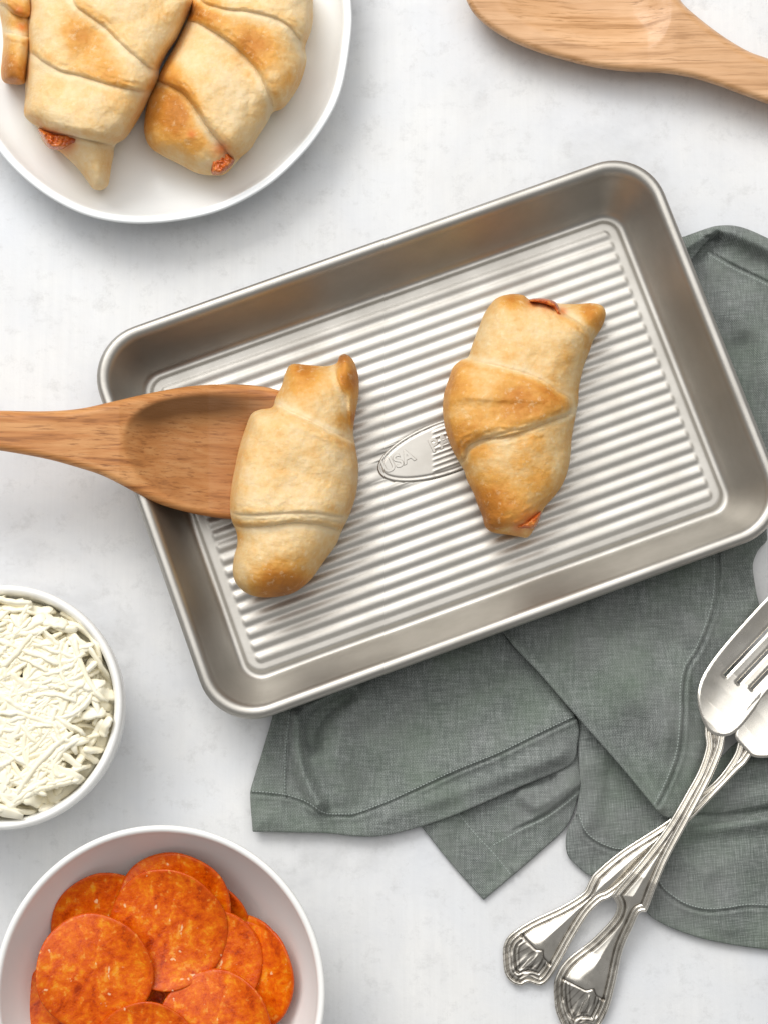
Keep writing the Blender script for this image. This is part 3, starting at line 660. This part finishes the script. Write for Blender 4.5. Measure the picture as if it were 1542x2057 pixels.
# right lower part F
sheet([(1480, 1490), (1542, 1470), (1700, 1450), (1720, 1900), (1620, 1915), (1542, 1908), (1459, 1896), (1397, 1882), (1334, 1858), (1297, 1832), (1284, 1795), (1290, 1750), (1308, 1690), (1325, 1640), (1380, 1590), (1430, 1540)], .0036, LIN3,
      hems=[([(1300, 1730), (1322, 1779), (1342, 1800), (1376, 1821), (1417, 1831), (1459, 1829), (1501, 1823), (1560, 1825), (1680, 1830)], -6)],
      ridges=[([(1385, 1646), (1450, 1643), (1542, 1627), (1650, 1600)], -.0019, 8), ([(1400, 1665), (1460, 1660), (1542, 1646), (1650, 1620)], .0016, 18), ([(1420, 1610), (1542, 1590)], .0012, 26), ([(1350, 1720), (1420, 1750)], .0009, 30), ([(1470, 1540), (1560, 1545)], .001, 20)], seed=35)
# big diagonal part D with its hem strip
sheet([(960, 1180), (1017, 1281), (1085, 1356), (1155, 1437), (1240, 1533), (1300, 1605), (1326, 1636), (1352, 1640), (1396, 1575), (1432, 1500), (1452, 1420), (1478, 1320), (1508, 1252), (1523, 1222), (1516, 1180), (1511, 1135), (1522, 1105), (1540, 1078), (1500, 980), (1200, 1080)], .0074, LIN1,
      hems=[([(1441, 1090), (1440, 1200), (1409, 1296), (1382, 1342), (1374, 1387), (1374, 1433), (1367, 1508), (1347, 1567), (1322, 1618)], 9)],
      ridges=[([(1030, 1290), (1100, 1368), (1170, 1448), (1250, 1540), (1320, 1625)], .0012, 16), ([(1150, 1260), (1280, 1380), (1330, 1480)], .0012, 40), ([(1250, 1240), (1370, 1300)], -.0010, 36), ([(1330, 1540), (1345, 1400), (1360, 1330)], .0010, 26)], seed=37,
      tiltf=lambda X, Y: -.0022*sm((1150-Y)/90)-.0012*sm((X-1380)/60))
# left flap A
sheet([(560, 1400), (545, 1450), (527, 1510), (510, 1565), (503, 1595), (508, 1671), (573, 1672), (657, 1674), (713, 1680), (769, 1679), (844, 1661), (928, 1631), (1040, 1582), (1120, 1549), (1150, 1530), (1158, 1500), (1157, 1444), (1087, 1355), (1017, 1281), (980, 1200), (700, 1300)], .0046, LIN1, sharp=(5,),
      hems=[([(503, 1594), (545, 1597), (578, 1602), (615, 1615), (650, 1637), (690, 1640), (715, 1638), (770, 1618), (830, 1591), (914, 1552), (1000, 1517), (1080, 1478), (1160, 1440)], -5), ([(588, 1420), (580, 1480), (577, 1540), (577, 1602)], 4)],
      ridges=[([(596, 1440), (598, 1500), (612, 1560), (640, 1615)], .0034, 15), ([(700, 1395), (650, 1430), (625, 1470), (628, 1500)], -.0022, 16), ([(730, 1400), (690, 1450), (670, 1520), (690, 1590)], .0014, 30), ([(620, 1420), (700, 1380)], .0022, 12), ([(860, 1560), (1000, 1500), (1120, 1440)], .0011, 34), ([(860, 1380), (1020, 1340)], -.0008, 30), ([(780, 1640), (940, 1585), (1120, 1515)], .0008, 16)], seed=39,
      tiltf=lambda X, Y: .0008*sm((Y-1560)/60))
# top right part G
sheet([(1330, 480), (1369, 476), (1409, 462), (1444, 453), (1487, 456), (1542, 479), (1700, 560), (1760, 800), (1740, 1020), (1560, 1040), (1440, 900), (1380, 700), (1330, 560)], .0030, LIN2,
      hems=[([(1425, 505), (1432, 511), (1472, 534), (1542, 568), (1700, 650)], 5)],
      ridges=[([(1405, 505), (1440, 475)], -.0020, 9), ([(1438, 466), (1480, 470), (1542, 500), (1650, 560)], .0030, 20), ([(1380, 500), (1420, 472)], .0022, 12), ([(1420, 545), (1500, 640), (1560, 760)], .0010, 40), ([(1400, 560), (1400, 530)], -.0008, 18), ([(1500, 700), (1542, 880)], -.0010, 34)], seed=41,
      tiltf=lambda X, Y: .0006+0*X)
sheet([(1350, 500), (1369, 478), (1409, 463), (1446, 455), (1425, 478), (1405, 500), (1389, 521), (1365, 530)], .0058, LIN1, ridges=[([(1380, 495), (1430, 465)], .0010, 12)], sharp=(3, 6), seed=43)

# ------------------------------------------------------------------ forks
def fork(label, handle, head, slots, base, axis_head, zlift, shell, neckz):
    p = W2(shell, 0); root = empty('table_fork', (p[0], p[1], base), label, 'fork', 'silver forks crossed on the napkin')
    B = spline(handle, True, 2.2)
    sx, sy = shell
    ax = np.array(handle[0], float)-np.array(shell, float); axn = ax/np.linalg.norm(ax)
    def along(X, Y): return (X-sx)*axn[0]+(Y-sy)*axn[1]
    def zc(X, Y):
        t = along(X, Y); return base+zlift(t)
    def H(X, Y, d):
        t = along(X, Y); lat = -(X-sx)*axn[1]+(Y-sy)*axn[0]
        z = zc(X, Y)+.0022+.0009*rnd((d+.4)/5.0)-.00055*np.exp(-((d-8)/2.4)**2)+.0003*rnd((d-8)/4)-.0007*np.exp(-((d-16.5)/2.6)**2)*sm((t+0)/15)
        z = z+.0012*sm((d-17)/34)*sm((t-20)/40)
        fl = sm((46-t)/14)*sm((t+20)/10)                                          # shell fluting at the tip
        z = z-.00050*np.exp(-((t-46-9*np.exp(-(lat/7)**2))/2.6)**2)*sm((d-10)/5)
        z = z+fl*(-.00055*np.exp(-((d-24)/2.4)**2)+.00022*np.cos(lat*.42)*np.exp(-(lat/16)**2))*sm(d/5)
        z = z+.0007*np.exp(-((lat/7)**2+((t-26)/18)**2))
        return z
    def tar(X, Y, d):
        t = along(X, Y); lat = -(X-sx)*axn[1]+(Y-sy)*axn[0]
        g = .62*np.exp(-((d-8)/1.8)**2)*sm((300-t)/200)+.9*np.exp(-((d-16.5)/2.0)**2)
        g = g+sm((52-t)/14)*(1.0*np.exp(-((d-24.5)/2.2)**2)+.8*np.exp(-((np.abs(lat)-5)/1.4)**2)*sm((d-4)/3)*sm((30-t)/10)+.5*np.exp(-((np.abs(lat)-12)/1.6)**2)*sm((d-4)/3)*sm((18-t)/10))
        t0 = 46+9*np.exp(-(lat/7)**2)
        g = np.maximum(g, np.exp(-((t-t0)/2.1)**2)*sm((d-10)/5))
        zone = sm((t0-t)/4)
        g = np.maximum(g, zone*(.55*np.exp(-((d-32)/2.0)**2)+.45*np.maximum(0, np.cos(lat*.52+np.sign(lat)*t*.16))**4+.22))
        return np.clip(g+.22*fbm(X, Y, 1/14., 3, 2), 0, 1)
    relief('handle', B, H, 1.5, SILVER, 'solid', [(.4, lambda x, y, zb: zb-.0010), (3, lambda x, y, zb: zb-.0016)], parent=root, attrs={'tarnish': tar}, inner=np.arange(.8, 26.5, 1.15))
    B = spline(head, True, 1.6, sharp=slots)
    a0 = np.array(axis_head[0], float); a1 = np.array(axis_head[1], float); an = (a1-a0)/np.linalg.norm(a1-a0)
    def Hh(X, Y, d):
        t = (X-a0[0])*an[0]+(Y-a0[1])*an[1]; lat = -(X-a0[0])*an[1]+(Y-a0[1])*an[0]
        z = base+neckz+np.interp(t, [-30, 0, 30, 70, 105, 125, 160, 240, 330, 420], [0, .0002, -.0004, -.0021, -.0034, -.0035, -.0036, -.0038, -.0035, -.0030])+.0035
        return z+.0012*(lat/62)**2+.0006*sm((d+1)/6.0)
    relief('head', B, Hh, 1.8, SILVER, 'sheet', thick=lambda X, Y, d, z: np.maximum(z-.0026, .0006), parent=root, inner=(.8, 1.8, 3, 4.4))
    return root
# rear fork (tip further left)
h2 = [(1528, 1478), (1500, 1530), (1480, 1550), (1397, 1637), (1350, 1682), (1300, 1735), (1250, 1785), (1221, 1806), (1206, 1812), (1180, 1838), (1150, 1885), (1124, 1932), (1103, 1966), (1085, 1980), (1060, 1974), (1046, 1980), (1027, 1974), (1013, 1956), (1009, 1925), (1010, 1900), (1022, 1878), (1063, 1850), (1126, 1820), (1170, 1792), (1181, 1772), (1192, 1754), (1247, 1708), (1342, 1646), (1398, 1597), (1440, 1562), (1472, 1517), (1484, 1480), (1500, 1455)]
hd2 = [(1476, 1482), (1480, 1455), (1492, 1425), (1530, 1380), (1590, 1330), (1760, 1203), (1780.2, 1210.2), (1777.9, 1234.2), (1597.9, 1369.2), (1602.1, 1374.8), (1782.1, 1239.8), (1801.7, 1242.6), (1798.9, 1262.2), (1618.9, 1397.2), (1623.1, 1402.8), (1803.1, 1267.8), (1822.7, 1270.6), (1819.9, 1290.2), (1639.9, 1425.2), (1644.1, 1430.8), (1824.1, 1295.8), (1848.2, 1299.5), (1850, 1320), (1700, 1432), (1620, 1490), (1575, 1516), (1535, 1522), (1512, 1520), (1500, 1510)]
fork('tarnished silver fork underneath, its handle tip further to the left', h2, hd2, tuple(range(5, 23)), .0030, ((1492, 1503), (1780, 1262)), lambda t: np.interp(t, [0, 150, 350, 520, 640], [-.0026, 0, .0036, .0062, .0080]), (1050, 1948), .0082)
h1 = [(1462, 1450), (1456, 1482), (1450, 1510), (1426, 1567), (1380, 1654), (1342, 1725), (1318, 1780), (1298, 1830), (1284, 1834), (1272, 1858), (1250, 1908), (1236, 1971), (1224, 2018), (1212, 2046), (1196, 2068), (1172, 2066), (1158, 2078), (1134, 2070), (1118, 2040), (1112, 2010), (1113, 1968), (1136, 1929), (1188, 1887), (1228, 1845), (1238, 1822), (1232, 1806), (1228, 1797), (1288, 1725), (1338, 1658), (1378, 1590), (1402, 1545), (1416, 1500), (1414, 1472), (1420, 1448)]
hd1 = [(1412, 1452), (1403, 1425), (1400, 1400), (1404, 1374), (1420, 1341), (1452, 1298), (1500, 1243), (1542, 1198), (1640, 1096), (1643.4, 1122.8), (1627.4, 1170.0), (1451.5, 1354.6), (1456.5, 1359.4), (1632.5, 1174.8), (1653.1, 1169.7), (1654.4, 1185.0), (1478.5, 1369.6), (1483.5, 1374.4), (1659.5, 1189.8), (1680.1, 1183.2), (1681.4, 1197.0), (1505.5, 1381.6), (1510.5, 1386.4), (1686.5, 1201.8), (1720.9, 1180.8), (1736, 1180), (1640, 1285), (1542, 1390), (1512, 1430), (1494, 1453), (1479, 1468), (1462, 1478), (1440, 1478), (1424, 1470)]
fork('brighter silver fork lying on top, its handle tip nearest the bottom edge', h1, hd1, tuple(range(8, 26)), .0068, ((1440, 1466), (1640, 1240)), lambda t: np.interp(t, [0, 120, 300, 450, 640], [-.0064, -.0040, .0032, .0056, .0060]), (1166, 2036), .0058)
